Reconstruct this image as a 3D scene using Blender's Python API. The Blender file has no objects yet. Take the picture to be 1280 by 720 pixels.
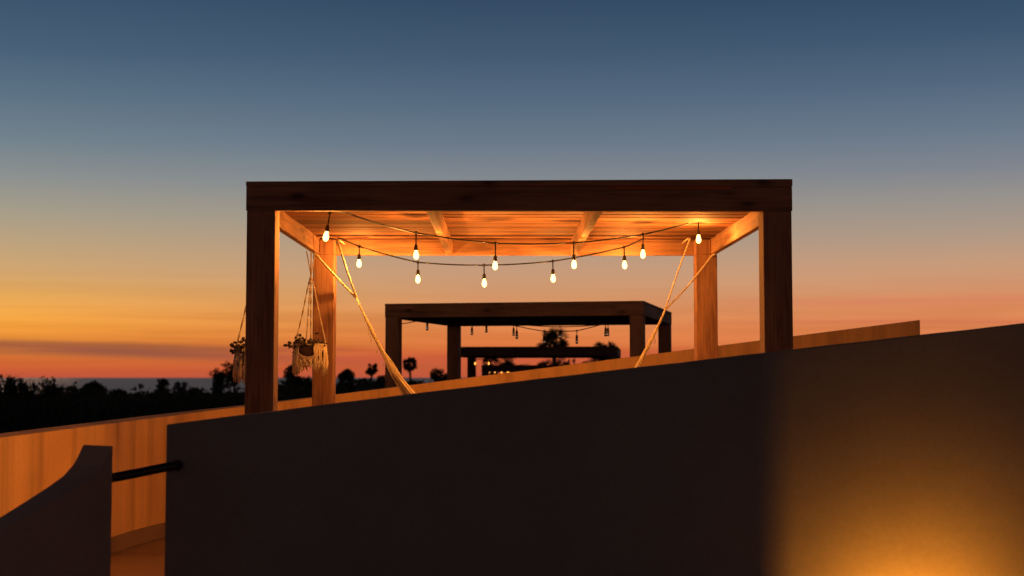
import bpy, math, random
from mathutils import Vector, Matrix
R = math.radians
rnd = random.Random(7)
sc = bpy.context.scene
COL = sc.collection
F = 1778.0
EYE = 1.4
TILT = math.atan(112/F)
CT, ST = math.cos(TILT), math.sin(TILT)

def at(px, py, Y):
    """world point at distance Y seen at a measured spot of the photo"""
    u = (px-640)/F; v = (360-py)/F
    d = Vector((u, CT - v*ST, ST + v*CT))
    d *= Y/d.y
    return Vector((d.x, Y, EYE + d.z))

# ------------------------------------------------------------ mesh helpers
class MB:
    def __init__(s): s.v = []; s.f = []; s.smooth = []
    def add(s, vs, fs, smooth=False):
        n = len(s.v); s.v += [tuple(v) for v in vs]
        for f in fs: s.f.append(tuple(i+n for i in f)); s.smooth.append(smooth)
    def box(s, a, b):
        x0,y0,z0 = a; x1,y1,z1 = b
        s.add([(x0,y0,z0),(x1,y0,z0),(x1,y1,z0),(x0,y1,z0),(x0,y0,z1),(x1,y0,z1),(x1,y1,z1),(x0,y1,z1)],
              [(0,3,2,1),(4,5,6,7),(0,1,5,4),(1,2,6,5),(2,3,7,6),(3,0,4,7)])
    def tube(s, pts, r, n=8, cap=True):
        pts = [Vector(p) for p in pts]
        rs = r if isinstance(r, (list, tuple)) else [r]*len(pts)
        base = len(s.v); up = Vector((0.13, 0.21, 1)).normalized()
        for i, p in enumerate(pts):
            t = (pts[min(i+1, len(pts)-1)] - pts[max(i-1, 0)])
            t = t.normalized() if t.length > 1e-9 else Vector((0,0,1))
            a = t.cross(up)
            if a.length < 1e-3: a = t.cross(Vector((1,0,0)))
            a.normalize(); b = t.cross(a)
            for k in range(n):
                w = 2*math.pi*k/n
                s.v.append(tuple(p + (a*math.cos(w) + b*math.sin(w))*rs[i]))
        for i in range(len(pts)-1):
            for k in range(n):
                s.f.append((base+i*n+k, base+i*n+(k+1)%n, base+(i+1)*n+(k+1)%n, base+(i+1)*n+k)); s.smooth.append(True)
        if cap:
            s.f.append(tuple(base+k for k in range(n))[::-1]); s.smooth.append(False)
            s.f.append(tuple(base+(len(pts)-1)*n+k for k in range(n))); s.smooth.append(False)
    def lathe(s, prof, c=(0,0,0), n=16):
        base = len(s.v)
        for r, z in prof:
            for k in range(n):
                w = 2*math.pi*k/n
                s.v.append((c[0]+r*math.cos(w), c[1]+r*math.sin(w), c[2]+z))
        for i in range(len(prof)-1):
            for k in range(n):
                s.f.append((base+i*n+k, base+i*n+(k+1)%n, base+(i+1)*n+(k+1)%n, base+(i+1)*n+k)); s.smooth.append(True)
    def build(s, name, mat, parent=None, bevel=0):
        me = bpy.data.meshes.new(name); me.from_pydata(s.v, [], s.f)
        me.polygons.foreach_set('use_smooth', s.smooth); me.materials.append(mat); me.update()
        o = bpy.data.objects.new(name, me); COL.objects.link(o)
        if parent: o.parent = parent
        if bevel:
            m = o.modifiers.new('bevel', 'BEVEL'); m.width = bevel; m.segments = 2; m.limit_method = 'ANGLE'
        return o

def tag(o, label=None, cat=None, group=None, kind=None):
    if label: o['label'] = label
    if cat: o['category'] = cat
    if group: o['group'] = group
    if kind: o['kind'] = kind
    return o
def thing(name, loc, label, cat, group=None, rz=0):
    o = bpy.data.objects.new(name, None); COL.objects.link(o)
    o.location = loc; o.rotation_euler = (0,0,rz); o.empty_display_size = .1
    return tag(o, label, cat, group)

# ------------------------------------------------------------ materials
def new_mat(name):
    m = bpy.data.materials.new(name); m.use_nodes = True
    nt = m.node_tree; b = nt.nodes['Principled BSDF']
    return m, nt, b
def lk(nt, a, b): nt.links.new(a, b)
def mix_rgb(nt, fac, a, b, bt='MIX'):
    n = nt.nodes.new('ShaderNodeMix'); n.data_type = 'RGBA'; n.blend_type = bt
    for sock, v in ((n.inputs['Factor'], fac), (n.inputs[6], a), (n.inputs[7], b)):
        if isinstance(v, bpy.types.NodeSocket): lk(nt, v, sock)
        else: sock.default_value = v if isinstance(v, (int, float)) else (*v, 1)
    return n.outputs[2]
def noise(nt, vec, scale, detail=4, rough=.55, dist=0):
    n = nt.nodes.new('ShaderNodeTexNoise'); n.inputs['Scale'].default_value = scale
    n.inputs['Detail'].default_value = detail; n.inputs['Roughness'].default_value = rough
    n.inputs['Distortion'].default_value = dist; lk(nt, vec, n.inputs['Vector']); return n.outputs['Fac']
def mapping(nt, scale, src='Object'):
    tc = nt.nodes.new('ShaderNodeTexCoord'); mp = nt.nodes.new('ShaderNodeMapping')
    mp.inputs['Scale'].default_value = scale; lk(nt, tc.outputs[src], mp.inputs['Vector']); return mp.outputs['Vector']
def ramp(nt, fac, stops):
    n = nt.nodes.new('ShaderNodeValToRGB'); el = n.color_ramp.elements
    while len(el) > 1: el.remove(el[-1])
    for i, (p, c) in enumerate(stops):
        e = el[0] if i == 0 else el.new(p)
        e.position = p; e.color = (*c, 1) if not isinstance(c, (int, float)) else (c, c, c, 1)
    lk(nt, fac, n.inputs['Fac']); return n.outputs['Color']
def bump(nt, b, h, strength=.3, dist=.01):
    n = nt.nodes.new('ShaderNodeBump'); n.inputs['Strength'].default_value = strength
    n.inputs['Distance'].default_value = dist; lk(nt, h, n.inputs['Height']); lk(nt, n.outputs['Normal'], b.inputs['Normal'])

def wood(name, axis, light=(.47,.235,.125), dark=(.21,.098,.055), board=None):
    m, nt, b = new_mat(name)
    s = [11, 11, 11]; s[axis] = .75
    v = mapping(nt, s)
    g1 = noise(nt, v, 1.6, 5, .6, 1.2)
    s2 = [70, 70, 70]; s2[axis] = 2.2
    g2 = noise(nt, mapping(nt, s2), 1.3, 3, .6)
    g3 = noise(nt, mapping(nt, (1.2, 1.2, 1.2)), 1.1, 3)
    add = nt.nodes.new('ShaderNodeMath'); add.operation = 'MULTIPLY_ADD'
    lk(nt, g2, add.inputs[0]); add.inputs[1].default_value = .6; lk(nt, g1, add.inputs[2])
    c = ramp(nt, add.outputs[0], [(.56, dark), (.74, tuple((a+b_)/2 for a, b_ in zip(light, dark))), (.92, light)])
    c = mix_rgb(nt, .7, c, ramp(nt, g3, [(.3, .5), (.7, 1.1)]), 'MULTIPLY')
    # knots
    s3 = [6.5, 6.5, 6.5]; s3[axis] = 2.9
    vo = nt.nodes.new('ShaderNodeTexVoronoi'); vo.inputs['Scale'].default_value = 1.0
    lk(nt, mapping(nt, s3), vo.inputs['Vector'])
    kn = ramp(nt, vo.outputs['Distance'], [(.0, .10), (.08, .22), (.15, .75), (.26, 1.0)])
    c = mix_rgb(nt, .8, c, kn, 'MULTIPLY')
    if board:
        sx = nt.nodes.new('ShaderNodeSeparateXYZ'); lk(nt, mapping(nt, (1,1,1)), sx.inputs[0])
        d = nt.nodes.new('ShaderNodeMath'); d.operation = 'DIVIDE'; lk(nt, sx.outputs[1], d.inputs[0]); d.inputs[1].default_value = board
        fl = nt.nodes.new('ShaderNodeMath'); fl.operation = 'FLOOR'; lk(nt, d.outputs[0], fl.inputs[0])
        wn = nt.nodes.new('ShaderNodeTexWhiteNoise'); wn.noise_dimensions = '1D'; lk(nt, fl.outputs[0], wn.inputs['W'])
        c = mix_rgb(nt, .85, c, ramp(nt, wn.outputs['Value'], [(0, (.30,.24,.20)), (1, (1.25,1.2,1.15))]), 'MULTIPLY')
    lk(nt, c, b.inputs['Base Color']); b.inputs['Roughness'].default_value = .78; b.inputs['Specular IOR Level'].default_value = .3
    bump(nt, b, add.outputs[0], .35, .006)
    return m
WX, WY, WZ = wood('wood_along_x', 0), wood('wood_along_y', 1), wood('wood_along_z', 2)
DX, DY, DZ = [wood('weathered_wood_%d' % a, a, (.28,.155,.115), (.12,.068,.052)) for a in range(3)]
EX, EY, EZ = [wood('darker_wood_%d' % a, a, (.12,.065,.045), (.06,.03,.02)) for a in range(3)]  # darker wood tones for the two farthest pergolas
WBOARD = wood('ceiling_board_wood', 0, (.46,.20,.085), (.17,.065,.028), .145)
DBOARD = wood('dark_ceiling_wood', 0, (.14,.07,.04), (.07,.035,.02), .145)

def plaster(name, c0, c1, rough=.85, streak=0, bmp=.25):
    m, nt, b = new_mat(name)
    n1 = noise(nt, mapping(nt, (1,1,1)), 1.3, 6, .6); n2 = noise(nt, mapping(nt, (1,1,1)), 38, 5, .7)
    c = ramp(nt, n1, [(.3, c0), (.7, c1)])
    c = mix_rgb(nt, .35, c, ramp(nt, n2, [(.3, .72), (.7, 1.1)]), 'MULTIPLY')
    if streak:
        n3 = noise(nt, mapping(nt, (2.6, 2.6, .10)), 1.7, 4, .65)
        c = mix_rgb(nt, streak, c, ramp(nt, n3, [(.36, .38), (.50, .85), (.6, 1.05)]), 'MULTIPLY')
        n5 = noise(nt, mapping(nt, (9, 9, .25)), 1.7, 4, .65, .4)
        c = mix_rgb(nt, streak*.25, c, ramp(nt, n5, [(.32, .55), (.42, 1.0)]), 'MULTIPLY')
    lk(nt, c, b.inputs['Base Color']); b.inputs['Roughness'].default_value = rough
    n4 = noise(nt, mapping(nt, (1,1,1)), 90, 4, .7)
    n6 = noise(nt, mapping(nt, (1,1,1.6)), 5, 5, .6, .8)
    ad_ = nt.nodes.new('ShaderNodeMath'); ad_.operation = 'MULTIPLY_ADD'; lk(nt, n6, ad_.inputs[0]); ad_.inputs[1].default_value = 1.6; lk(nt, n4, ad_.inputs[2])
    bump(nt, b, ad_.outputs[0], bmp, .004)
    return m
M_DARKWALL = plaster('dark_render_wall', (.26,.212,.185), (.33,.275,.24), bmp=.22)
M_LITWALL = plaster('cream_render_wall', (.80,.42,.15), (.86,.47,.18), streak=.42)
M_FIN = plaster('brown_render_wall', (.46,.27,.19), (.55,.33,.235))
M_FLOOR = plaster('terrace_floor_paint', (.24,.14,.085), (.34,.20,.12), .6, 0)
M_SKIRT = plaster('skirting_paint', (.22,.13,.085), (.30,.18,.11), .7)

def simple(name, col, rough=.6, metal=0, nz=0, scale=20):
    m, nt, b = new_mat(name)
    b.inputs['Roughness'].default_value = rough; b.inputs['Metallic'].default_value = metal
    n = noise(nt, mapping(nt, (1,1,1)), scale, 4)
    k = nz or .3
    c = mix_rgb(nt, k, col, ramp(nt, n, [(.3, .5), (.7, 1.3)]), 'MULTIPLY')
    lk(nt, c, b.inputs['Base Color'])
    return m
M_BLACK = simple('black_rubber', (.012,.011,.010), .5)
M_RAIL = simple('bronze_rail', (.06,.045,.035), .35, .8)
M_ROPE = simple('cotton_rope', (.62,.48,.30), .9, nz=.5, scale=120)
M_CLOTH = simple('hammock_cotton', (.66,.50,.30), .9, nz=.4, scale=60)
M_MACRAME = simple('macrame_cotton', (.74,.58,.38), .95, nz=.6, scale=90)
M_POT = simple('dark_clay_pot', (.10,.055,.035), .8)
M_SUCC = simple('succulent_leaf', (.075,.05,.03), .7)
M_TREE = simple('dark_foliage', (.030,.038,.018), .8, nz=.8, scale=2)
M_BARK = simple('dark_bark', (.05,.038,.028), .9)
M_GROUND = simple('dry_ground', (.035,.03,.02), .95, nz=.8, scale=.05)
M_SLAB = plaster('terrace_slab', (.20,.15,.12), (.26,.2,.16))

def emit(name, col, s):
    m, nt, b = new_mat(name)
    b.inputs['Base Color'].default_value = (*col, 1)
    b.inputs['Emission Color'].default_value = (*col, 1); b.inputs['Emission Strength'].default_value = s
    return m
BULB_W = 29.0
M_BULB = bpy.data.materials.new('lit_bulb_glass'); M_BULB.use_nodes = True
nt = M_BULB.node_tree; nt.nodes.clear()
em = nt.nodes.new('ShaderNodeEmission'); em.inputs[0].default_value = (1,.47,.125,1); em.inputs[1].default_value = 11.0
tr = nt.nodes.new('ShaderNodeBsdfTransparent'); mx = nt.nodes.new('ShaderNodeMixShader'); mx.inputs[0].default_value = .4
ou = nt.nodes.new('ShaderNodeOutputMaterial')
lk(nt, tr.outputs[0], mx.inputs[1]); lk(nt, em.outputs[0], mx.inputs[2]); lk(nt, mx.outputs[0], ou.inputs[0])
M_BULB_FAR = emit('far_lit_bulb_glass', (1, .36, .055), 3.2)
M_GLASS, nt, b = new_mat('unlit_bulb_glass')
b.inputs['Base Color'].default_value = (.9,.8,.7,1); b.inputs['Transmission Weight'].default_value = 1
b.inputs['Roughness'].default_value = .03; b.inputs['IOR'].default_value = 1.45

# sea
M_SEA, nt, b = new_mat('evening_sea')
b.inputs['Base Color'].default_value = (.05,.05,.06,1); b.inputs['Roughness'].default_value = .35
n = noise(nt, mapping(nt, (.01, .08, 1)), 1.0, 5, .65)
lk(nt, ramp(nt, n, [(.35, (.30,.24,.25)), (.65, (.5,.41,.40))]), b.inputs['Base Color'])
b.inputs['Specular IOR Level'].default_value = .5
bump(nt, b, noise(nt, mapping(nt, (.15,.6,1)), 1.0, 6, .7), .5, .5)

# ------------------------------------------------------------ world: the dusk sky
def lin(c):
    return tuple(((x/255+.055)/1.055)**2.4 if x > 10 else x/255/12.92 for x in c)
def zpix(y):
    v = (360-y)/F; d = Vector((0, CT-v*ST, ST+v*CT)).normalized(); return d.z
SC = .32
def sky_stops(tab): return [((max(zpix(y), 0))/SC, lin(c)) for y, c in sorted(tab.items(), reverse=True)]
LEFT = {472:(190,86,62),462:(206,94,54),448:(222,118,56),430:(238,146,60),410:(247,164,64),395:(246,170,74),370:(226,168,92),345:(208,165,112),
        315:(190,162,124),280:(168,157,136),235:(140,144,143),190:(113,129,140),140:(92,114,132),80:(70,95,119),0:(54,79,104)}
MID = {472:(190,86,60),458:(209,101,62),440:(230,123,64),415:(230,136,78),390:(223,146,94),365:(209,152,109),340:(198,154,122),
        305:(178,152,130),265:(154,147,138),225:(130,136,142),180:(106,121,137),130:(86,107,128),70:(66,89,114),0:(51,74,100)}
RIGHT = {472:(190,92,70),450:(207,110,74),425:(217,124,78),405:(224,137,86),385:(224,143,96),360:(211,151,113),335:(198,154,122),
        300:(174,152,134),260:(152,146,140),220:(126,132,142),175:(104,120,138),120:(82,103,126),60:(61,86,111),0:(47,72,98)}
w = bpy.data.worlds.new('World'); sc.world = w; w.use_nodes = True
nt = w.node_tree; nt.nodes.clear()
tc = nt.nodes.new('ShaderNodeTexCoord')
sep = nt.nodes.new('ShaderNodeSeparateXYZ'); lk(nt, tc.outputs['Generated'], sep.inputs[0])
def math_(op, a, b=None, clamp=False):
    n = nt.nodes.new('ShaderNodeMath'); n.operation = op; n.use_clamp = clamp
    for i, v in enumerate((a, b)):
        if v is None: continue
        if isinstance(v, (int, float)): n.inputs[i].default_value = v
        else: lk(nt, v, n.inputs[i])
    return n.outputs[0]
X_, Y_, Z_ = sep.outputs
# gentle horizontal cloud streaks displace the bands
mp = nt.nodes.new('ShaderNodeMapping'); mp.inputs['Scale'].default_value = (3.2, 1.0, 95); lk(nt, tc.outputs['Generated'], mp.inputs[0])
cl = noise(nt, mp.outputs[0], 1.0, 5, .55, .6)
mp2 = nt.nodes.new('ShaderNodeMapping'); mp2.inputs['Scale'].default_value = (1.6, 1.0, 45); mp2.inputs['Location'].default_value = (3.7, 1, 2.2)
lk(nt, tc.outputs['Generated'], mp2.inputs[0])
cl2 = noise(nt, mp2.outputs[0], 1.0, 4, .5, .4)
band = math_('MULTIPLY', math_('MULTIPLY', Z_, 60, True), math_('SUBTRACT', 1, math_('MULTIPLY', Z_, 13), True))
zz = math_('ADD', Z_, math_('MULTIPLY', math_('MULTIPLY', math_('SUBTRACT', cl2, .5), band), .012))
fac = math_('DIVIDE', zz, SC)
tail = [(.95, lin((33,54,84))), (1.0, lin((30,50,80)))]
cL = ramp(nt, fac, sky_stops(LEFT) + tail); cM = ramp(nt, fac, sky_stops(MID) + tail); cR = ramp(nt, fac, sky_stops(RIGHT) + tail)
fl = math_('DIVIDE', math_('ADD', X_, .33), .30, True); fr = math_('DIVIDE', math_('SUBTRACT', X_, .04), .28, True)
sky = mix_rgb(nt, fr, mix_rgb(nt, fl, cL, cM), cR)
# darker streaks
st = ramp(nt, cl, [(.44, 0.0), (.62, 1.0)])
stf = math_('MULTIPLY', math_('MULTIPLY', st, band), .75, True)
sky = mix_rgb(nt, stf, sky, mix_rgb(nt, 1.0, sky, (.72,.60,.55), 'MULTIPLY'))
st2 = ramp(nt, cl2, [(.50, 0.0), (.68, 1.0)])
sky = mix_rgb(nt, math_('MULTIPLY', math_('MULTIPLY', st2, band), .55, True), sky, mix_rgb(nt, 1.0, sky, (.74,.58,.52), 'MULTIPLY'))
# two named cloud banks: a mauve one low at left, a pink one low at right
def bank(z0, wd, slope, amp, x0, x1, tint, skyc):
    wv = math_('MULTIPLY', math_('SUBTRACT', cl2, .5), amp)
    wv2 = math_('MULTIPLY', math_('SUBTRACT', cl, .5), amp*.7)
    c_ = math_('ADD', math_('ADD', wv, wv2), math_('ADD', z0, math_('MULTIPLY', X_, slope)))
    q = math_('DIVIDE', math_('SUBTRACT', Z_, c_), wd)
    g = math_('POWER', 2.718, math_('MULTIPLY', math_('MULTIPLY', q, q), -1))
    mk = math_('DIVIDE', math_('SUBTRACT', X_, x0), x1-x0, True)
    return mix_rgb(nt, math_('MULTIPLY', math_('MULTIPLY', g, mk), .72), skyc, tint)
sky = bank(.0030, .0042, -.045, .026, -.02, -.2, lin((140,82,62)), sky)
sky = bank(.0085, .0012, -.030, .010, -.10, -.24, lin((150,84,66)), sky)
sky = bank(.0520, .0030, .0, .012, .12, .24, lin((214,128,92)), sky)
sky = bank(.0380, .0022, .0, .012, .10, .22, lin((210,116,80)), sky)
sky = bank(.0115, .0050, .0, .016, -.24, -.10, lin((200,88,60)), sky)
# eastern half: dim dusk
east = ramp(nt, Z_, [(0, (.110,.076,.074)), (.25, (.10,.073,.076)), (.6, (.035,.03,.04)), (1, (.016,.022,.036))])
fe = math_('MULTIPLY', math_('ADD', Y_, .15), 2.2, True)
sky = mix_rgb(nt, fe, east, sky)
zen = ramp(nt, Z_, [(.28, 1.0), (.5, .2), (.9, .10)])
sky = mix_rgb(nt, 1.0, sky, zen, 'MULTIPLY')
# physical twilight sky, very low, adds its own tint
ns = nt.nodes.new('ShaderNodeTexSky'); ns.sky_type = 'NISHITA'; ns.sun_disc = False
ns.sun_elevation = R(-2.5); ns.sun_rotation = R(-20)
bg1 = nt.nodes.new('ShaderNodeBackground'); lk(nt, sky, bg1.inputs[0])
bg2 = nt.nodes.new('ShaderNodeBackground'); lk(nt, ns.outputs[0], bg2.inputs[0]); bg2.inputs[1].default_value = .01
ad = nt.nodes.new('ShaderNodeAddShader'); lk(nt, bg1.outputs[0], ad.inputs[0]); lk(nt, bg2.outputs[0], ad.inputs[1])
ow = nt.nodes.new('ShaderNodeOutputWorld'); lk(nt, ad.outputs[0], ow.inputs[0])

# the sun has just set: only a trace of warm light grazes from the west
sl = bpy.data.lights.new('sun', 'SUN'); sl.energy = .03; sl.angle = R(6); sl.color = (1,.5,.28)
so = bpy.data.objects.new('sun', sl); COL.objects.link(so)
so.rotation_euler = (R(-88), 0, R(20))   # shines towards the camera side from beyond the sea

# ------------------------------------------------------------ setting
mb = MB(); mb.box((-60000,-3000,-6.6), (60000,90000,-6.0)); tag(mb.build('ground', M_GROUND), kind='structure')
mb = MB(); mb.add([(-80000,650,-5.9),(80000,650,-5.9),(80000,89000,-5.9),(-80000,89000,-5.9)], [(0,1,2,3)])
tag(mb.build('sea', M_SEA), kind='structure')
mb = MB(); mb.box((-5.5,-3,-5.99), (6.5,14.15,0)); tag(mb.build('terrace_floor', M_FLOOR), kind='structure')
for y0, y1, z in ((14.152,23.5,-.24),(23.502,32.5,-.57),(32.502,42,-.84)):
    mb = MB(); mb.box((-2.6,y0,-5.98), (6.0,y1,z)); tag(mb.build('terrace_slab', M_SLAB), kind='structure')

# foreground dark wall with a sloping top
def sloped_wall(name, mat, p0, p1, thick, ztop0, ztop1, zbot=0.0, bev=.008):
    mb = MB(); (x0,y0), (x1,y1) = p0, p1
    N = 1
    mb.add([(x0,y0,zbot),(x1,y1,zbot),(x1,y1+thick,zbot),(x0,y0+thick,zbot),
            (x0,y0,ztop0),(x1,y1,ztop1),(x1,y1+thick,ztop1),(x0,y0+thick,ztop0)],
           [(0,3,2,1),(4,5,6,7),(0,1,5,4),(1,2,6,5),(2,3,7,6),(3,0,4,7)])
    return mb.build(name, mat, None, bev)
YW = 6.6
mb = MB(); N = 96; tops = []
dw = [(208,530.5),(500,494),(760,463.5),(993,436.5),(1280,404),(1420,388)]
def interp(tab, x):
    for (a, ya), (b_, yb) in zip(tab, tab[1:]):
        if x <= b_ or (b_, yb) == tab[-1]: return ya + (yb-ya)*(x-a)/(b_-a)
fr_, bk_ = [], []
for i in range(N+1):
    px = 208 + (1420-208)*i/N; p = at(px, interp(dw, px), YW); p.z += .0006*math.sin(px*.05)+rnd.uniform(-.0005,.0005)
    fr_.append(p)
vs = []
for p in fr_: vs += [(p.x,YW,0.0),(p.x,YW,p.z),(p.x,YW+.2,p.z),(p.x,YW+.2,0.0)]
fs = []
for i in range(N):
    a, b_ = i*4, i*4+4
    fs += [(a,b_,b_+1,a+1),(a+1,b_+1,b_+2,a+2),(a+2,b_+2,b_+3,a+3)]
fs += [(0,1,2,3),(N*4+3,N*4+2,N*4+1,N*4)]
mb.add(vs, fs)
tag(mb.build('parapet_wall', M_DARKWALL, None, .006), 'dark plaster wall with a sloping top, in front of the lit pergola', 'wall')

# left fin with a curved top
fin = [(-260,790),(-120,728),(0,667),(58,634),(97,611),(117,597.5),(132,582),(139,570),(144.5,557)]
pts = []
x, y, s, ds = -1.73, 6.2, 0, .02
while s < 1.3:
    a = R(55 - 22*min(s/.6, 1)); px = 640 + x/y*F*.9975
    pts.append((x, y, a, px)); x -= math.cos(a)*ds; y -= math.sin(a)*ds; s += ds
mb = MB(); vs = []
for (x, y, a, px) in pts:
    py = interp(fin, min(px, 144.5)); z = at(px, py, y).z
    bx_, by_ = x - math.sin(a)*.2, y + math.cos(a)*.2
    vs += [(x,y,0),(x,y,z),(bx_,by_,z),(bx_,by_,0)]
n = len(pts); fs = []
for i in range(n-1):
    a, b_ = i*4, i*4+4
    fs += [(b_,a,a+1,b_+1),(b_+1,a+1,a+2,b_+2),(b_+2,a+2,a+3,b_+3)]
fs += [(0,3,2,1),((n-1)*4,(n-1)*4+1,(n-1)*4+2,(n-1)*4+3)]
mb.add(vs, fs)
tag(mb.build('fin_wall', M_FIN, None, .004), 'low brown plaster wall whose top curves up to a point, at the left edge', 'wall')

# handrail between the fin and the wall
t = thing('handrail', (-1.55,6.59,0), 'short dark round handrail bridging the gap between the curved wall and the dark wall', 'handrail')
t.location = (0,0,0)
a0 = Vector((-1.815, 6.30, .949)); a1 = at(222, 581.5, 6.598)
mb = MB(); mb.tube([a0, a0.lerp(a1, .5), Vector((a1.x-.03,6.545,a1.z-.004)), Vector((a1.x-.008,6.56,a1.z)), a1], .021, 16); mb.build('rail', M_RAIL, t)
mb = MB(); mb.tube([(a1.x,6.597,a1.z),(a1.x,6.585,a1.z),(a1.x,6.580,a1.z)], [.025,.025,.022], 20); mb.build('flange', M_BLACK, t)

# lit wall behind the pergola, curving in plan
path = [(-3.35,6.5),(-3.38,8.2),(-3.33,9.6),(-3.22,11.0),(-3.15,12.0),(-3.0,12.75),(-2.65,13.3),(-2.0,13.62),(-1.0,13.8),(.5,13.88),(2.2,13.9),(3.99,13.9)]
def catmull(P, n=8):
    out = []
    P = [Vector((*p, 0)) if len(p) == 2 else Vector(p) for p in P]
    for i in range(len(P)-1):
        p0, p1, p2, p3 = P[max(i-1,0)], P[i], P[i+1], P[min(i+2,len(P)-1)]
        for k in range(n):
            u = k/n
            out.append(.5*((2*p1)+(-p0+p2)*u+(2*p0-5*p1+4*p2-p3)*u*u+(-p0+3*p1-3*p2+p3)*u**3))
    out.append(P[-1]); return out
cp = catmull(path)
root = thing('boundary_wall', (0,0,0), 'long cream plaster wall lit orange, curving behind the pergola with a sloping top', 'wall')
def wall_strip(off0, off1, z0f, z1f):
    vs, fs = [], []
    for i, p in enumerate(cp):
        t_ = (cp[min(i+1,len(cp)-1)] - cp[max(i-1,0)]).normalized(); nrm = Vector((-t_.y, t_.x, 0))
        a = p + nrm*off0; b_ = p + nrm*off1
        z0, z1 = z0f(p), z1f(p)
        vs += [(a.x,a.y,z0),(a.x,a.y,z1),(b_.x,b_.y,z1),(b_.x,b_.y,z0)]
    for i in range(len(cp)-1):
        a, b_ = i*4, i*4+4
        fs += [(a,b_,b_+1,a+1),(a+1,b_+1,b_+2,a+2),(a+2,b_+2,b_+3,a+3),(a+3,b_+3,b_,a)]
    n = len(cp)-1
    fs += [(0,1,2,3),(n*4+3,n*4+2,n*4+1,n*4)]
    mb = MB(); mb.add(vs, fs); return mb
def ztop(p):
    px = 640 + p.x/p.y*F
    return EYE + (472 - (547 - .1278*max(px, -250)))/F*p.y
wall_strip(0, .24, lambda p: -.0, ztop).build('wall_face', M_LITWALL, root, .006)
wall_strip(-.018, -.002, lambda p: .003, lambda p: .13).build('skirting', M_SKIRT, root)

# ------------------------------------------------------------ pergolas
W, D, PT = 3.218, 3.10, .172
def pergola(loc, rz, label, hb=2.38, ht=2.523, lit=False, rtilt=0.0, depth=-.0, far=False):
    root = thing('pergola', loc, label, 'pergola', None, rz)
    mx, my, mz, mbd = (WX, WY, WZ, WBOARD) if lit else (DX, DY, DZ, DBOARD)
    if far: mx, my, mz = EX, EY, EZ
    pb = 0.0 + depth
    for (x, y) in ((0,0),(W-PT,0),(0,D-PT),(W-PT,D-PT)):
        mb = MB(); i = .004
        mb.box((x+i if x == 0 else x, y+i, pb), (x+PT if x == 0 else x+PT-i, y+PT-i, hb))
        mb.box((x+(.054 if x == 0 else 0), y+(.049 if y == 0 else 0), hb), (x+PT-(0 if x == 0 else .054), y+PT-(0 if y == 0 else .049), ht-.025)); o = mb.build('post', mz, root, .006)
        # shift texture space: move origin to the post
        for v in o.data.vertices: v.co.x -= x; v.co.y -= y
        o.location = (x, y, 0)
    # front beam with a shallow notch under the roof sheet
    mb = MB()
    if lit:
        xs = [0, 2.11, 2.112, 2.86, 2.862, W]; zs = [ht, ht, ht-.009, ht-.007, ht, ht]
        vs = []
        for x_, z_ in zip(xs, zs): vs += [(x_,0,hb),(x_,0,z_),(x_,.045,z_),(x_,.045,hb)]
        fs = []
        for i in range(5):
            a, b_ = i*4, i*4+4
            fs += [(a,b_,b_+1,a+1),(a+1,b_+1,b_+2,a+2),(a+2,b_+2,b_+3,a+3),(a+3,b_+3,b_,a)]
        fs += [(0,1,2,3),(23,22,21,20)]; mb.add(vs, fs)
    else: mb.box((0,0,hb), (W,.045,ht))
    mb.build('beam', mx, root, .003)
    mb = MB(); mb.box((0,D-.045,hb), (W,D,ht)); o = mb.build('beam', mx, root, .005)
    for v in o.data.vertices: v.co.x += 5; v.co.y -= 2; 
    o.location = (-5, 2, 0)
    for x in (.004, W-.052):
        mb = MB(); mb.box((x,.047,hb+.0015), (x+.048,D-.047,ht-.001)); o = mb.build('beam', my, root, .005)
        for v in o.data.vertices: v.co.x -= x*1.7
        o.location = (x*1.7, 0, 0)
    for x in (1.055, 2.055):
        mb = MB(); mb.box((x,.047,hb+.002), (x+.05,D-.047,ht-.024)); mb.build('rafter', my, root, .004)
    mb = MB(); y = .078; k = 0
    while y < D-.06:
        y1 = min(y+.138, D-.048); dz = rnd.uniform(-.005,.004)
        mb.box((.054, y, ht-.021+dz), (W-.054, y1, ht-.003)); y += .145
    mb.build('ceiling_boards', mbd, root, .003)
    mb = MB(); e = .002
    z0, z1 = ht+.001, ht+.030
    mb.add([(-e,-e,z0),(W+e,-e,z0+rtilt*.12),(W+e,D+e,z0+rtilt*.12),(-e,D+e,z0),(-e,-e,z1),(W+e,-e,z1+rtilt),(W+e,D+e,z1+rtilt),(-e,D+e,z1)],
           [(0,3,2,1),(4,5,6,7),(0,1,5,4),(1,2,6,5),(2,3,7,6),(3,0,4,7)])
    mb.build('roof', mx, root, .003)
    return root
P1L = at(307, 300, 8.32)
pergola((P1L.x, 8.32, 0), R(.35), 'large wooden pergola lit from inside by warm bulbs, nearest of the pergolas', lit=True, rtilt=.017)
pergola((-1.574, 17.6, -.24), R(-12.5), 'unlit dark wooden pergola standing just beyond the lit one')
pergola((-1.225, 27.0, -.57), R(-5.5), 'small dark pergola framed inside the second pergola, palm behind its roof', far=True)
pergola((-.77, 36.0, -.84), R(-4), 'tiny distant pergola with glowing bulbs under it, farthest in the row', far=True)

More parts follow.
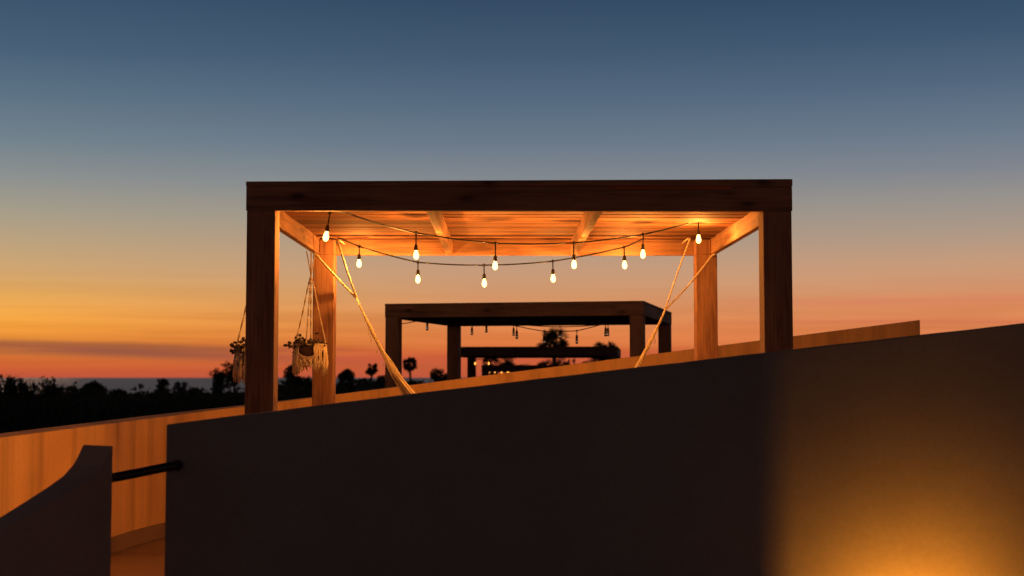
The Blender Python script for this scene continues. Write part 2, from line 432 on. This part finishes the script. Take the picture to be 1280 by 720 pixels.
# ------------------------------------------------------------ string lights
def bulb_parts(root, p, drop, scale, bulb_mat, tilt=(0,0), cable_from=None):
    """socket hangs by a short lead from p, bulb under it"""
    ax = Vector((tilt[0], tilt[1], -1)).normalized()
    rot = Vector((0,0,-1)).rotation_difference(ax).to_matrix()
    mb = MB()
    mb.lathe([(0,-.0),(.0045,0),(.0045,-drop+.004),(.010,-drop),(.0125,-drop-.007),(.0135,-drop-.026),(.0155,-drop-.032),(.0155,-drop-.038),(.012,-drop-.040),(0,-drop-.040)], n=12)
    mb.lathe([(0,.012),(.009,.010),(.010,-.008),(0,-.010)], n=10)
    mb.v = [tuple(rot @ (Vector(v)*scale)) for v in mb.v]
    so = mb.build('socket', M_BLACK, root); so.location = p
    mb = MB(); z = -drop-.038
    prof = [(.010,0),(.0115,-.006),(.0150,-.015),(.0185,-.026),(.0198,-.035),(.0186,-.045),(.0142,-.054),(.0078,-.0595),(.0,-.061)]
    mb.lathe([(r, z+q) for r, q in prof], n=20)
    mb.v = [tuple(rot @ Vector((v[0]*scale*.93, v[1]*scale*.93, v[2]*scale))) for v in mb.v]
    mb.build('bulb', bulb_mat, so)
    if bulb_mat is M_BULB:
        L = bpy.data.lights.new('filament', 'POINT'); L.energy = BULB_W; L.color = (1,.37,.065); L.shadow_soft_size = .009
        lo = bpy.data.objects.new('filament', L); COL.objects.link(lo); lo.parent = so
        lo.location = rot @ (Vector((0,0,z-.034))*scale)
def cable(root, pts, r=.0055, sag=.012, mat=M_BLACK, name='cable'):
    out = []
    for a, b_ in zip(pts, pts[1:]):
        a, b_ = Vector(a), Vector(b_)
        for k in range(8):
            u = k/8; p = a.lerp(b_, u); p.z -= sag*4*u*(1-u)*(b_-a).length; out.append(p)
    out.append(Vector(pts[-1])); mb = MB(); mb.tube(out, r, 6); return mb.build(name, mat, root)
s1 = thing('string_lights', (0,0,0), 'nearer upper string of six glowing bulbs across the lit pergola', 'string lights', 'strings of bulbs under the pergola roofs')
a = [at(413,262,8.62), at(432,266,8.95), at(520,291,9.6), at(619.5,304,9.85), at(717,303.5,9.95), at(804,293,10.05), at(873,275.5,10.1), at(882,270,10.12)]
cable(s1, a)
for i, dr, tl in ((0,.078,(-.16,0)),(2,.082,(.01,0)),(3,.088,(-.02,0)),(4,.084,(.02,.05)),(5,.072,(-.02,0)),(6,.066,(0,0))):
    p = a[i] if i else at(412.5,266,8.62)
    bulb_parts(s1, p, dr, 1.0, M_BULB, tl)
s2 = thing('string_lights', (0,0,0), 'farther lower string of five glowing bulbs sagging below the nearer string', 'string lights', 'strings of bulbs under the pergola roofs')
a = [at(424,297,11.1), at(449,308,11.15), at(522.5,328,11.2), at(605,331.5,11.25), at(691,326.5,11.25), at(780,309,11.2), at(806,297.5,11.15)]
cable(s2, a)
for i, dr, tl in ((1,.060,(0,0)),(2,.058,(0,0)),(3,.068,(.02,0)),(4,.062,(.02,0)),(5,.066,(.03,0))):
    bulb_parts(s2, a[i], dr, 1.05, M_BULB, tl)
# unlit strings on the second pergola
s3 = thing('string_lights', (0,0,0), 'unlit string of bulbs sagging in front of the big palm in the second pergola', 'string lights', 'strings of bulbs under the pergola roofs')
a = [at(600,404,18.4), at(633,405.5,18.4), at(646,407.5,18.4), at(680,414,18.4), at(721,413.5,18.3), at(757,404,18.2), at(768,402,18.2)]
cable(s3, a, .006)
for i in (2,3,4,5): bulb_parts(s3, a[i], .05, 1.15, M_GLASS)
s4 = thing('string_lights', (0,0,0), 'unlit string of bulbs held close under the roof of the second pergola', 'string lights', 'strings of bulbs under the pergola roofs')
a = [at(500,405,18.3), at(534,398,18.9), at(590,404,19.2), at(608,401,19.4), at(642,405,19.3), at(700,408.5,19.2), at(760,405,18.9), at(775,402,18.8)]
cable(s4, a, .006)
for i in (0,1,2,3,4,5,6): bulb_parts(s4, a[i], .05, 1.1, M_GLASS)
s5 = thing('string_lights', (0,0,0), 'far tiny row of glowing bulbs under the most distant pergola', 'string lights', 'strings of bulbs under the pergola roofs')
a = [at(604,455,36.6), at(612,458.5,37.2), at(618.5,459,37), at(627,459.5,37), at(635,457,36.6), at(662,455,36.4)]
cable(s5, a, .008)
for i in (1,2,3,4): bulb_parts(s5, a[i], .03, 1.15 if i < 4 else 1.8, M_BULB_FAR)
s6 = thing('string_lights', (0,0,0), 'two dim glowing bulbs hanging below the beam of the third pergola', 'string lights', 'strings of bulbs under the pergola roofs')
a = [at(585,443,28), at(594,449,28.4), at(611,449,28.6), at(640,443,28.6)]
cable(s6, a, .007)
for i in (1,2): bulb_parts(s6, a[i], .03, .85, M_BULB_FAR)

# ------------------------------------------------------------ hammock
hm = thing('hammock', (0,0,0), 'cream cotton hammock tied between the two back posts of the lit pergola', 'hammock')
YH = 11.28
jL, jR = at(446,373,YH), at(831,388,YH)
def twist_rope(pts, r, name, mat=M_ROPE, strands=3, parent=hm):
    mb = MB(); P = catmull(pts, 10)
    for k in range(strands):
        q = []
        L = 0
        for i, p in enumerate(P):
            if i: L += (P[i]-P[i-1]).length
            w_ = 2*math.pi*k/strands + L*70
            t_ = (P[min(i+1,len(P)-1)]-P[max(i-1,0)]).normalized(); a_ = t_.cross(Vector((0,1,.1))).normalized(); b_ = t_.cross(a_)
            q.append(p + (a_*math.cos(w_)+b_*math.sin(w_))*r*.6)
        mb.tube(q, r*.62, 6)
    return mb.build(name, mat, parent)
twist_rope([at(421.5,299,11.0), at(433,336,11.12), jL], .009, 'rope')
twist_rope([at(394,317,11.08), at(420,346,11.18), jL], .009, 'rope')
twist_rope([at(863,297.5,11.05), at(849,335,11.15), jR], .007, 'rope')
twist_rope([at(891,318,11.12), at(862,355,11.2), jR], .007, 'rope')
# rope collars round the posts
for (pa, pb) in (((421.5,299),(394,317)), ((863,297.5),(891,318))):
    A, B = at(*pa, 11.0), at(*pb, 11.08)
    if A.x > B.x: A, B = B, A
    mb = MB(); mb.tube([(A.x-.008,11.04,A.z),(A.x-.012,11.2,A.z),(A.x-.012,11.44,A.z),(B.x+.012,11.44,B.z),(B.x+.012,11.2,B.z),(B.x+.008,11.06,B.z)], .008, 8); mb.build('rope', M_ROPE, hm)
# cloth
NU, NV = 96, 40
vs, fs = [], []
mid = (jL.x+jR.x)/2; half = (jR.x-jL.x)/2
for i in range(NU+1):
    u = i/NU; s_ = u*2-1; e_ = 1-abs(s_)
    x = mid + s_*half
    zend = jL.z + (jR.z-jL.z)*u
    zc = zend - 1.33*(1-abs(s_)**2.05)
    wv = .008 + .036*e_**.8 + .95*max(0, e_-.16)**1.35
    hv = .004 + .020*e_ + .42*max(0, e_-.16)**1.25
    for j in range(NV+1):
        v = j/NV*2-1
        pl = math.sin(j*2.1)*.010*min(1, e_*4) + math.sin(j*.9+u*6)*.008*min(1, e_*3)
        yy = YH + wv*v*.5*(1-.25*v*v) + pl*.6
        z = zc + hv*v*v + pl
        xx = x + (pl*.5) - .02*math.copysign(1, s_)*v*min(1, e_*3)
        vs.append((xx, yy, z))
for i in range(NU):
    for j in range(NV):
        a = i*(NV+1)+j; fs.append((a, a+1, a+NV+2, a+NV+1))
mb = MB(); mb.add(vs, fs, True); o = mb.build('cloth', M_CLOTH, hm)
m = o.modifiers.new('thick', 'SOLIDIFY'); m.thickness = .003
# gathered end strings lying on the bundle, and the frayed knot
for sgn, J in ((1, jL), (-1, jR)):
    mb = MB()
    for k in range(11):
        q = []
        for i in range(14):
            e_ = i/13*.36
            x = J.x + sgn*e_*half
            zc = J.z - 1.33*(1-(1-e_)**2.05)
            spread = .006 + .010*min(1, e_*10) + .30*max(0, e_-.14)
            off = (k/10-.5)*2
            q.append((x + sgn*off*spread*.5, YH - .012 - .01*math.cos(off), zc + off*spread*.35 + .008*math.sin(i*1.3+k)))
        mb.tube(q, .0032, 5)
    for k in range(5):
        e_ = rnd.uniform(.05,.2); x = J.x + sgn*e_*half; zc = J.z - 1.33*(1-(1-e_)**2.05)
        mb.tube([(x,YH-.01,zc),(x-sgn*.02,YH-.02,zc-.02),(x-sgn*rnd.uniform(.01,.03),YH-.02,zc-.05)], .0022, 4)
    mb.build('end_strings', M_ROPE, hm)

# ------------------------------------------------------------ macrame planters
def planter(loc, hook_z, label, seed, rz=0):
    r_ = random.Random(seed)
    t = thing('hanging_planter', loc, label, 'planter', 'macrame planters hung from the pergola side', rz)
    H = hook_z - loc[2]
    # rim ring at z=0, radius .115
    mb = MB()
    mb.tube([(0,0,H+.012),(0,0,H-.05),(0,0,H-.17)], .006, 6)
    mb.tube([(-.035,0,H+.02),(-.012,0,H-.10),(0,0,H-.17)], .0045, 6); mb.tube([(.03,0,H+.02),(.012,0,H-.10),(0,0,H-.17)], .0045, 6)
    for k, an in enumerate((8, 96, 176, 262)):
        c_, s_ = math.cos(R(an)), math.sin(R(an))
        pts = [(0,0,H-.17), (.02*c_,.02*s_,H-.24), (.065*c_,.065*s_,(H-.24)*.5), (.118*c_,.118*s_,0)]
        P = catmull(pts, 10)
        for q in range(2):
            mb.tube([(p.x+.0035*math.sin(i*.9+q*math.pi), p.y+.0035*math.cos(i*.9+q*math.pi), p.z) for i, p in enumerate(P)], .0034, 5)
    mb.build('cord', M_MACRAME, t)
    mb = MB(); mb.lathe([(0,-.115),(.05,-.113),(.085,-.09),(.103,-.05),(.108,-.005),(.100,0),(.094,-.02),(0,-.025)], n=24)
    mb.build('pot', M_POT, t)
    # fringe: knotted band then hanging strands, longer at the sides, open in the middle
    mb = MB(); nt_ = 20
    for k in range(nt_):
        an0 = 2*math.pi*(k+.5)/nt_; c0_, s0_ = math.cos(an0), math.sin(an0)
        L = .205 + r_.uniform(-.05,.03) - .085*max(0, 1-abs(c0_)*1.7)
        opening = (-s0_ > .5 and abs(c0_+.05) < .45)
        zt = -.100 if opening else .0
        kn = zt - (.03 if opening else r_.uniform(.06,.11))
        for q in range(13):
            an = an0 + r_.uniform(-.155,.155); tw = an0 + (an-an0)*.5; ex = an0 + (an-an0)*1.25
            r0, r1, r2 = .118, .124 + r_.uniform(-.003,.005), .124 + r_.uniform(-.008,.010)
            LL = max(abs(kn)+.03, L*r_.uniform(.80,1.06))
            mb.tube([(r0*math.cos(an),r0*math.sin(an),zt), (r1*math.cos(tw),r1*math.sin(tw),kn),
                     (r2*math.cos(an),r2*math.sin(an),(kn-LL)*.5-.01), (r2*math.cos(ex),r2*math.sin(ex),-LL)], [.0045,.0045,.0050,.0028], 4)
        mb.lathe([(0,.008),(.010,.003),(.010,-.004),(0,-.009)], (.126*c0_,.126*s0_,kn), 8)
    # swag drops across the opening
    for z0, dp, xs in ((-.005,.105,.115),(-.004,.092,.11)):
        q = []
        for i in range(17):
            u = i/16*2-1; an = -math.pi/2 + u*1.15; q.append((.122*math.cos(an), .122*math.sin(an), z0 - dp*(1-u*u)))
        mb.tube(q, .0055, 5)
    q = [(.12*math.cos(2*math.pi*i/40), .12*math.sin(2*math.pi*i/40), 0) for i in range(41)]
    mb.tube(q, .0065, 6)
    mb.build('fringe', M_MACRAME, t)
    # succulent, trailing to one side
    mb = MB()
    for k in range(90):
        an = r_.uniform(0, 2*math.pi); rr = r_.uniform(.01,.12)
        x, y = rr*math.cos(an) - .03, rr*math.sin(an)-.03; z = r_.uniform(-.025,.022)
        if k % 22 == 0: z += .05
        if x < -.09: z -= .05*r_.random()
        tip = Vector((x*1.25 + r_.uniform(-.02,.02), y*1.25, z + r_.uniform(0,.025)))
        mb.tube([(x*.7,y*.7,-.01), tip], .002, 4)
        for q in range(6):
            d = Vector((r_.uniform(-1,1), r_.uniform(-1,1), r_.uniform(-.3,1))).normalized()*.014
            c0 = tip + d; mb.tube([tip, tip+d*.6, tip+d*1.2], [.003,.007,.001], 5)
    mb.build('succulent', M_SUCC, t)
    return t
pA = at(388,431,10.75); planter(tuple(pA), at(388,317,10.75).z, 'white fringed macrame planter with a succulent, hanging inside by the back left post', 3)
pB = at(318,434,9.2); hB = at(318,300,9.2).z
planter(tuple(pB), hB, 'fringed macrame planter mostly hidden behind the front left post', 5, R(30))
# iron hook the second planter hangs from
mb = MB(); mb.tube([(pB.x+.135,9.2,2.44),(pB.x+.02,9.2,2.44),(pB.x-.008,9.2,2.425),(pB.x,9.2,hB-.005)], .006, 8)
mb.build('hook', M_BLACK, bpy.data.objects['hanging_planter.001'] if 'hanging_planter.001' in bpy.data.objects else None)
hk = bpy.data.objects['hook']; hk.matrix_parent_inverse = (Matrix.Translation(pB) @ Matrix.Rotation(R(30), 4, 'Z')).inverted()

# ------------------------------------------------------------ ground spotlight that washes the dark wall
LX, LY, LZ = 1.86, 6.17, .13
t = thing('ground_spotlight', (LX,LY,0), 'small ground spotlight throwing a golden wash up the dark wall', 'spotlight')
mb = MB(); mb.box((-.09,-.12,.001), (.09,.05,.055)); mb.build('base', M_BLACK, t, .005)
mb = MB(); e0 = Vector((1.235-LX, 6.6-LY)); s20 = e0*.20
mb.add([(s20.x-.002,s20.y,.0),(s20.x-.002,-.09,.0),(s20.x-.008,-.09,.0),(s20.x-.008,s20.y,.0),
        (s20.x-.002,s20.y,.455),(s20.x-.002,-.09,.40),(s20.x-.008,-.09,.40),(s20.x-.008,s20.y,.455)],
       [(0,3,2,1),(4,5,6,7),(0,1,5,4),(1,2,6,5),(2,3,7,6),(3,0,4,7)])
mb.box((s20.x-.008,-.10,.001), (.12,-.091,.40))
mb.build('shield', M_BLACK, t)
pl = bpy.data.lights.new('spotlight_lamp', 'SPOT'); pl.spot_size = R(162); pl.spot_blend = 1.0; pl.energy = 52; pl.color = (1,.36,.03); pl.shadow_soft_size = .013
po = bpy.data.objects.new('spotlight_lamp', pl); COL.objects.link(po); po.location = (0,0,LZ); po.parent = t
po.rotation_euler = Vector((.0,-.4,-.07)).to_track_quat('Z','Y').to_euler()

t = thing('added_fill_lamp', (-1.32,6.802,.80), 'added unseen lamp behind the dark wall, brightening the left of the curved cream wall', 'added lamp')  # added lamp, hidden by the dark wall, brightens the cream wall's left part
mb = MB(); mb.box((-.05,0,-.06), (.05,.016,.06)); mb.build('back_plate', M_BLACK, t, .003)
mb = MB(); mb.lathe([(.018,-.06),(.022,-.055),(.030,.0),(.030,.004),(.026,.004),(.018,-.05),(0,-.05)], n=20)
hd = mb.build('lamp_head', M_BLACK, t); dv = (Vector((-3.35,9.2,.55)) - Vector((-1.32,6.86,.80))).normalized()
hd.location = (0,.075,0); hd.rotation_euler = dv.to_track_quat('Z','Y').to_euler()
mb = MB(); mb.tube([(0,.012,0),(0,.05,-.01),(0,.068,-.02)], .006, 8); mb.build('bracket', M_BLACK, t)
sp = bpy.data.lights.new('added_fill_spot', 'SPOT'); sp.energy = 115; sp.color = (1,.42,.085); sp.spot_size = R(62); sp.spot_blend = .8; sp.shadow_soft_size = .02
spo = bpy.data.objects.new('added_fill_spot', sp); COL.objects.link(spo); spo.parent = t
spo.location = Vector((0,.075,0)) + dv*.012; spo.rotation_euler = (-dv).to_track_quat('Z','Y').to_euler()

# ------------------------------------------------------------ background vegetation
def foliage_faces(mb, c, rx, rz_, n, size, r_):
    for _ in range(n):
        d = Vector((r_.gauss(0,1), r_.gauss(0,1), r_.gauss(0,1))).normalized()*(r_.random()**.45)
        p = Vector((c[0]+d.x*rx, c[1]+d.y*rx, c[2]+d.z*rz_))
        a = Vector((r_.uniform(-1,1), r_.uniform(-1,1), r_.uniform(-1,1))).normalized()*size*r_.uniform(.6,1.2)
        b_ = a.cross(Vector((r_.uniform(-1,1), r_.uniform(-1,1), r_.uniform(-1,1)))).normalized()*size*.5
        mb.add([p-a, p+b_, p+a, p-b_], [(0,1,2,3)])
GZ = -6.0
def bushy_tree(px, ytop, Y, wpx, label, seed, spiky=False):
    r_ = random.Random(seed); top = at(px, ytop, Y); wd = wpx*1.25/F*Y/2
    t = thing('tree', (top.x, Y, GZ), label, 'tree', 'trees beyond the terrace')
    h = top.z - GZ
    mb = MB(); mb.tube([(0,0,0),(r_.uniform(-.2,.2),0,h*.4),(r_.uniform(-.2,.2),0,h*.85)], [.22,.16,.05], 7)
    for k in range(6):
        an = r_.uniform(0,6.28); z = h*r_.uniform(.4,.7)
        mb.tube([(0,0,z),(math.cos(an)*wd*.4,math.sin(an)*wd*.4,z+h*.1),(math.cos(an)*wd*.7,math.sin(an)*wd*.7,z+h*.2)], [.09,.06,.02], 5)
    mb.build('trunk', M_BARK, t)
    mb = MB(); ch = min(h*.6, wd*2.1)
    for k in range(30 if not spiky else 26):
        an = r_.uniform(0,6.28); q = r_.random()**.6; zc = h - ch*(.12 + .85*r_.random())
        fall = math.sqrt(max(0.05, 1-((zc-(h-ch*.55))/(ch*.62))**2))
        rr = wd*.75*q*fall
        foliage_faces(mb, (math.cos(an)*rr, math.sin(an)*rr, zc), wd*.36, wd*.32, 70, wd*.12, r_)
    foliage_faces(mb, (0,0,h-wd*.25), wd*.22, wd*.25, 50, wd*.08, r_)
    if spiky:
        for k in range(30):
            an = r_.uniform(0,6.28); b0 = Vector((math.cos(an)*wd*.3, 0, h-ch*.5)); L = r_.uniform(.5,1.05)
            b1 = Vector((math.cos(an)*wd*L, math.sin(an)*wd*.5, h - ch*.35*r_.random() + .2*r_.random()))
            mb.tube([b0, b0.lerp(b1,.6)+Vector((0,0,.1)), b1], [.03,.02,.006], 4)
            foliage_faces(mb, tuple(b1), .22, .2, 12, .10, r_)
    mb.build('crown', M_TREE, t)
    return t
def bare_shrub(px, ytop, Y, wpx, label, seed):
    r_ = random.Random(seed); top = at(px, ytop, Y); wd = wpx/F*Y/2; h = top.z-GZ
    t = thing('shrub', (top.x, Y, GZ), label, 'shrub', 'shrubs beyond the terrace')
    mb = MB()
    for k in range(90):
        a0 = Vector((r_.uniform(-.5,.5)*wd, r_.uniform(-.3,.3), h*.3)); L = r_.uniform(.72,1)
        a1 = Vector((r_.uniform(-1,1)*wd, r_.uniform(-1,1), h*L))
        mb.tube([a0*Vector((.3,.3,0)) if False else (a0.x*.3,a0.y*.3,0), a0, a0.lerp(a1,.6), a1], [.05,.035,.02,.006], 4)
        for q in range(9):
            b0 = a0.lerp(a1, r_.uniform(.4,.95)); b1 = b0 + Vector((r_.uniform(-.5,.5), r_.uniform(-.3,.3), r_.uniform(.1,.6)))
            mb.tube([b0, b1], [.012,.004], 3)
    mb.build('branches', M_BARK, t)
    mb = MB()
    for k in range(34): foliage_faces(mb, (r_.uniform(-.9,.9)*wd, r_.uniform(-1,1), h*r_.uniform(.45,.93)), wd*.4, .6, 50, .12, r_)
    mb.build('foliage', M_TREE, t)
    return t
def palm(px, ytop, Y, wpx, label, seed, nfr=30, spike=False, ymid=None):
    r_ = random.Random(seed); top = at(px, ytop, Y); rad = wpx*1.22/F*Y/2; nfr = int(nfr*1.15)
    hc = top.z - rad*.9 - GZ
    t = thing('palm_tree', (top.x, Y, GZ), label, 'palm tree', 'fan palms beyond the terrace')
    mb = MB(); ln = r_.uniform(-.25,.25); mb.tube([(ln,0,0),(ln*.6,0,hc*.5),(0,0,hc)], [rad*.20,rad*.13,rad*.11], 9); mb.build('trunk', M_BARK, t)
    mb = MB(); C0 = Vector((0,0,hc))
    for k in range(nfr):
        el = math.asin(r_.uniform(-.85, 1)); an = k*2.399
        d = Vector((math.cos(an)*math.cos(el), math.sin(an)*math.cos(el), math.sin(el)))
        pl_ = rad*r_.uniform(.18,.60); base = C0 + d*pl_
        mb.tube([C0, C0+d*pl_*.6, base], [rad*.025,rad*.018,rad*.012], 4)
        side = d.cross(Vector((0,0,1)));
        if side.length < .1: side = Vector((1,0,0))
        side.normalize(); side = Matrix.Rotation(r_.uniform(-1.5,1.5), 3, d) @ side; nb = 15; fr2 = rad*(r_.uniform(.50,.75) if spike else r_.uniform(.38,.52)); nb = 9 if spike else 15
        for q in range(nb):
            w_ = (q/(nb-1)-.5)*R(110 if spike else 170); dd = (d*math.cos(w_) + side*math.sin(w_)).normalized()
            tip = base + dd*fr2*r_.uniform(.85,1.05) + Vector((0,0,-rad*.10*abs(math.sin(w_))- rad*.03))
            pr = dd.cross(d.cross(side)).normalized()*rad*(.034 if spike else .055)
            m_ = base + dd*fr2*.55
            mb.add([base, m_+pr, tip, m_-pr], [(0,1,2,3)])
    for k in range(46):      # dead skirt under the crown
        an = r_.uniform(0,6.28); rr = rad*r_.uniform(.08,.34); z0 = hc - rad*.05; L = rad*r_.uniform(.4,.9)
        a0 = Vector((math.cos(an)*rr*.4, math.sin(an)*rr*.4, z0)); a1 = Vector((math.cos(an)*rr, math.sin(an)*rr, z0-L))
        s_ = Vector((-math.sin(an), math.cos(an), 0))*rad*.07
        mb.add([a0, a0.lerp(a1,.5)+s_, a1, a0.lerp(a1,.5)-s_], [(0,1,2,3)])
    mb.build('crown', M_TREE, t)
    return t
palm(465,452.5,210,17,'small round fan palm just left of the hammock rope near the dark pergola',1)
palm(512.5,444.5,200,20,'slim fan palm standing alone inside the left bay of the second pergola',2,26)
palm(693,410,165,36,'largest fan palm, its spiky crown rising behind the unlit bulbs',4,40,True)
palm(753,424,165,30,'wide fan palm at the right end of the third pergola roof',5,34,True)
palm(613,440,190,22,'fan palm left of centre showing under the third pergola beam',6,30,True)
palm(633,440,200,22,'fan palm next to the small glowing bulbs under the third beam',7,30,True)
palm(716,449,175,26,'low fan palm just right of the largest palm trunk',8,30,True)
palm(543,457,170,13,'short fan palm peeping over the bushes in the left bay',9,24,True)
palm(176,478.5,230,7.5,'tiny palm standing up against the sea, left of the round tree',10,20)
palm(226,475,210,17,'dark spreading palm against the sea, right of the round tree',11,26,True)
palm(755,449,180,22,'low palm below the wide palm crown by the lit wall',12,30,True)
palm(737,450,170,26,'low palm between the largest palm and the wide palm at right',14,30,True)
palm(703,446,160,26,'dense fan palm head tucked against the largest palm trunk',15,34,True)
palm(681,449,185,26,'leaning low palm just left of the largest palm trunk',13,30,True)
bushy_tree(205,473,180,16,'small round tree silhouetted against the sea',21)
bushy_tree(115,478,130,42,'broad low tree at the left edge of the sea view',22)
bushy_tree(275,464.5,110,20,'ragged spiky tree left of the front post of the pergola',23,True)
bushy_tree(291,456,105,20,'taller ragged tree half behind the hanging planter and front post',24,True)
bushy_tree(364,456,120,22,'rounded tree seen between the left posts below the planter',25)
bushy_tree(386,470,120,24,'low tree below the hanging planter beside the back left post',26)
bushy_tree(434,460,125,22,'round bushy tree just right of the back left post',27)
bushy_tree(454,472,125,22,'low bushy tree between the back left post and the small palm',28)
bushy_tree(478,469,115,18,'dense dark tree in front of the second pergola left post',29)
bushy_tree(548,460.5,120,20,'bushy tree in the middle of the second pergola left bay',30)
bushy_tree(560,466,110,16,'small bushy tree touching the second pergola back post',31)
bushy_tree(519,475,115,30,'low dark bush mass below the slim fan palm',32)
bushy_tree(245,484,150,20,'low dome of foliage right of the spreading palm',33)
bushy_tree(150,485.5,150,24,'low tree left of the tiny palm by the sea',34)
bare_shrub(5,465,75,24,'bare twiggy shrub at the far left edge',41)
bare_shrub(32,471,75,20,'second bare twiggy shrub from the left edge',42)
bare_shrub(65,470,78,24,'bare twiggy shrub standing before the left end of the sea',43)
bare_shrub(83,478,80,16,'shortest bare shrub beside the broad low tree',44)
# the wood below: one mass
mb = MB(); r_ = random.Random(99)
for k in range(900):
    px = r_.uniform(-60, 1330) if k % 3 == 0 else r_.uniform(-40, 600); Y = 62*(200/62)**r_.random()
    lim = 485 + 3*math.sin(px*.05) + 3.5*math.sin(px*.13+1) + r_.uniform(0, 10)
    if px > 330: lim -= 10
    top = at(px, lim, Y); s_ = r_.uniform(1.3,2.2)*Y/110
    c0 = (top.x, Y, top.z - s_*.9)
    foliage_faces(mb, c0, s_*1.5, s_*.9, 70, s_*.13, r_)
    mb.tube([(top.x,Y,GZ),(top.x,Y,top.z-s_)], [.18,.1], 5)
tag(mb.build('woodland', M_TREE), 'dark mass of treetops and undergrowth between the terrace and the sea', 'woodland', kind='stuff')

# ------------------------------------------------------------ camera
cam = bpy.data.cameras.new('camera'); co = bpy.data.objects.new('camera', cam); COL.objects.link(co)
cam.sensor_width = 36; cam.lens = 36*F/1280; cam.clip_end = 200000; cam.clip_start = .05
co.location = (0,0,EYE); co.rotation_euler = (R(90)+TILT, 0, 0)
cam.dof.use_dof = True; cam.dof.focus_distance = 10.0; cam.dof.aperture_fstop = 2.9
sc.camera = co
sc.view_settings.view_transform = 'Standard'; sc.view_settings.look = 'None'; sc.view_settings.exposure = 0; sc.view_settings.gamma = 1
sc.render.engine = 'CYCLES'
sc.cycles.use_denoising = True; sc.cycles.max_bounces = 6; sc.cycles.sample_clamp_indirect = 4
sc.cycles.use_light_tree = True
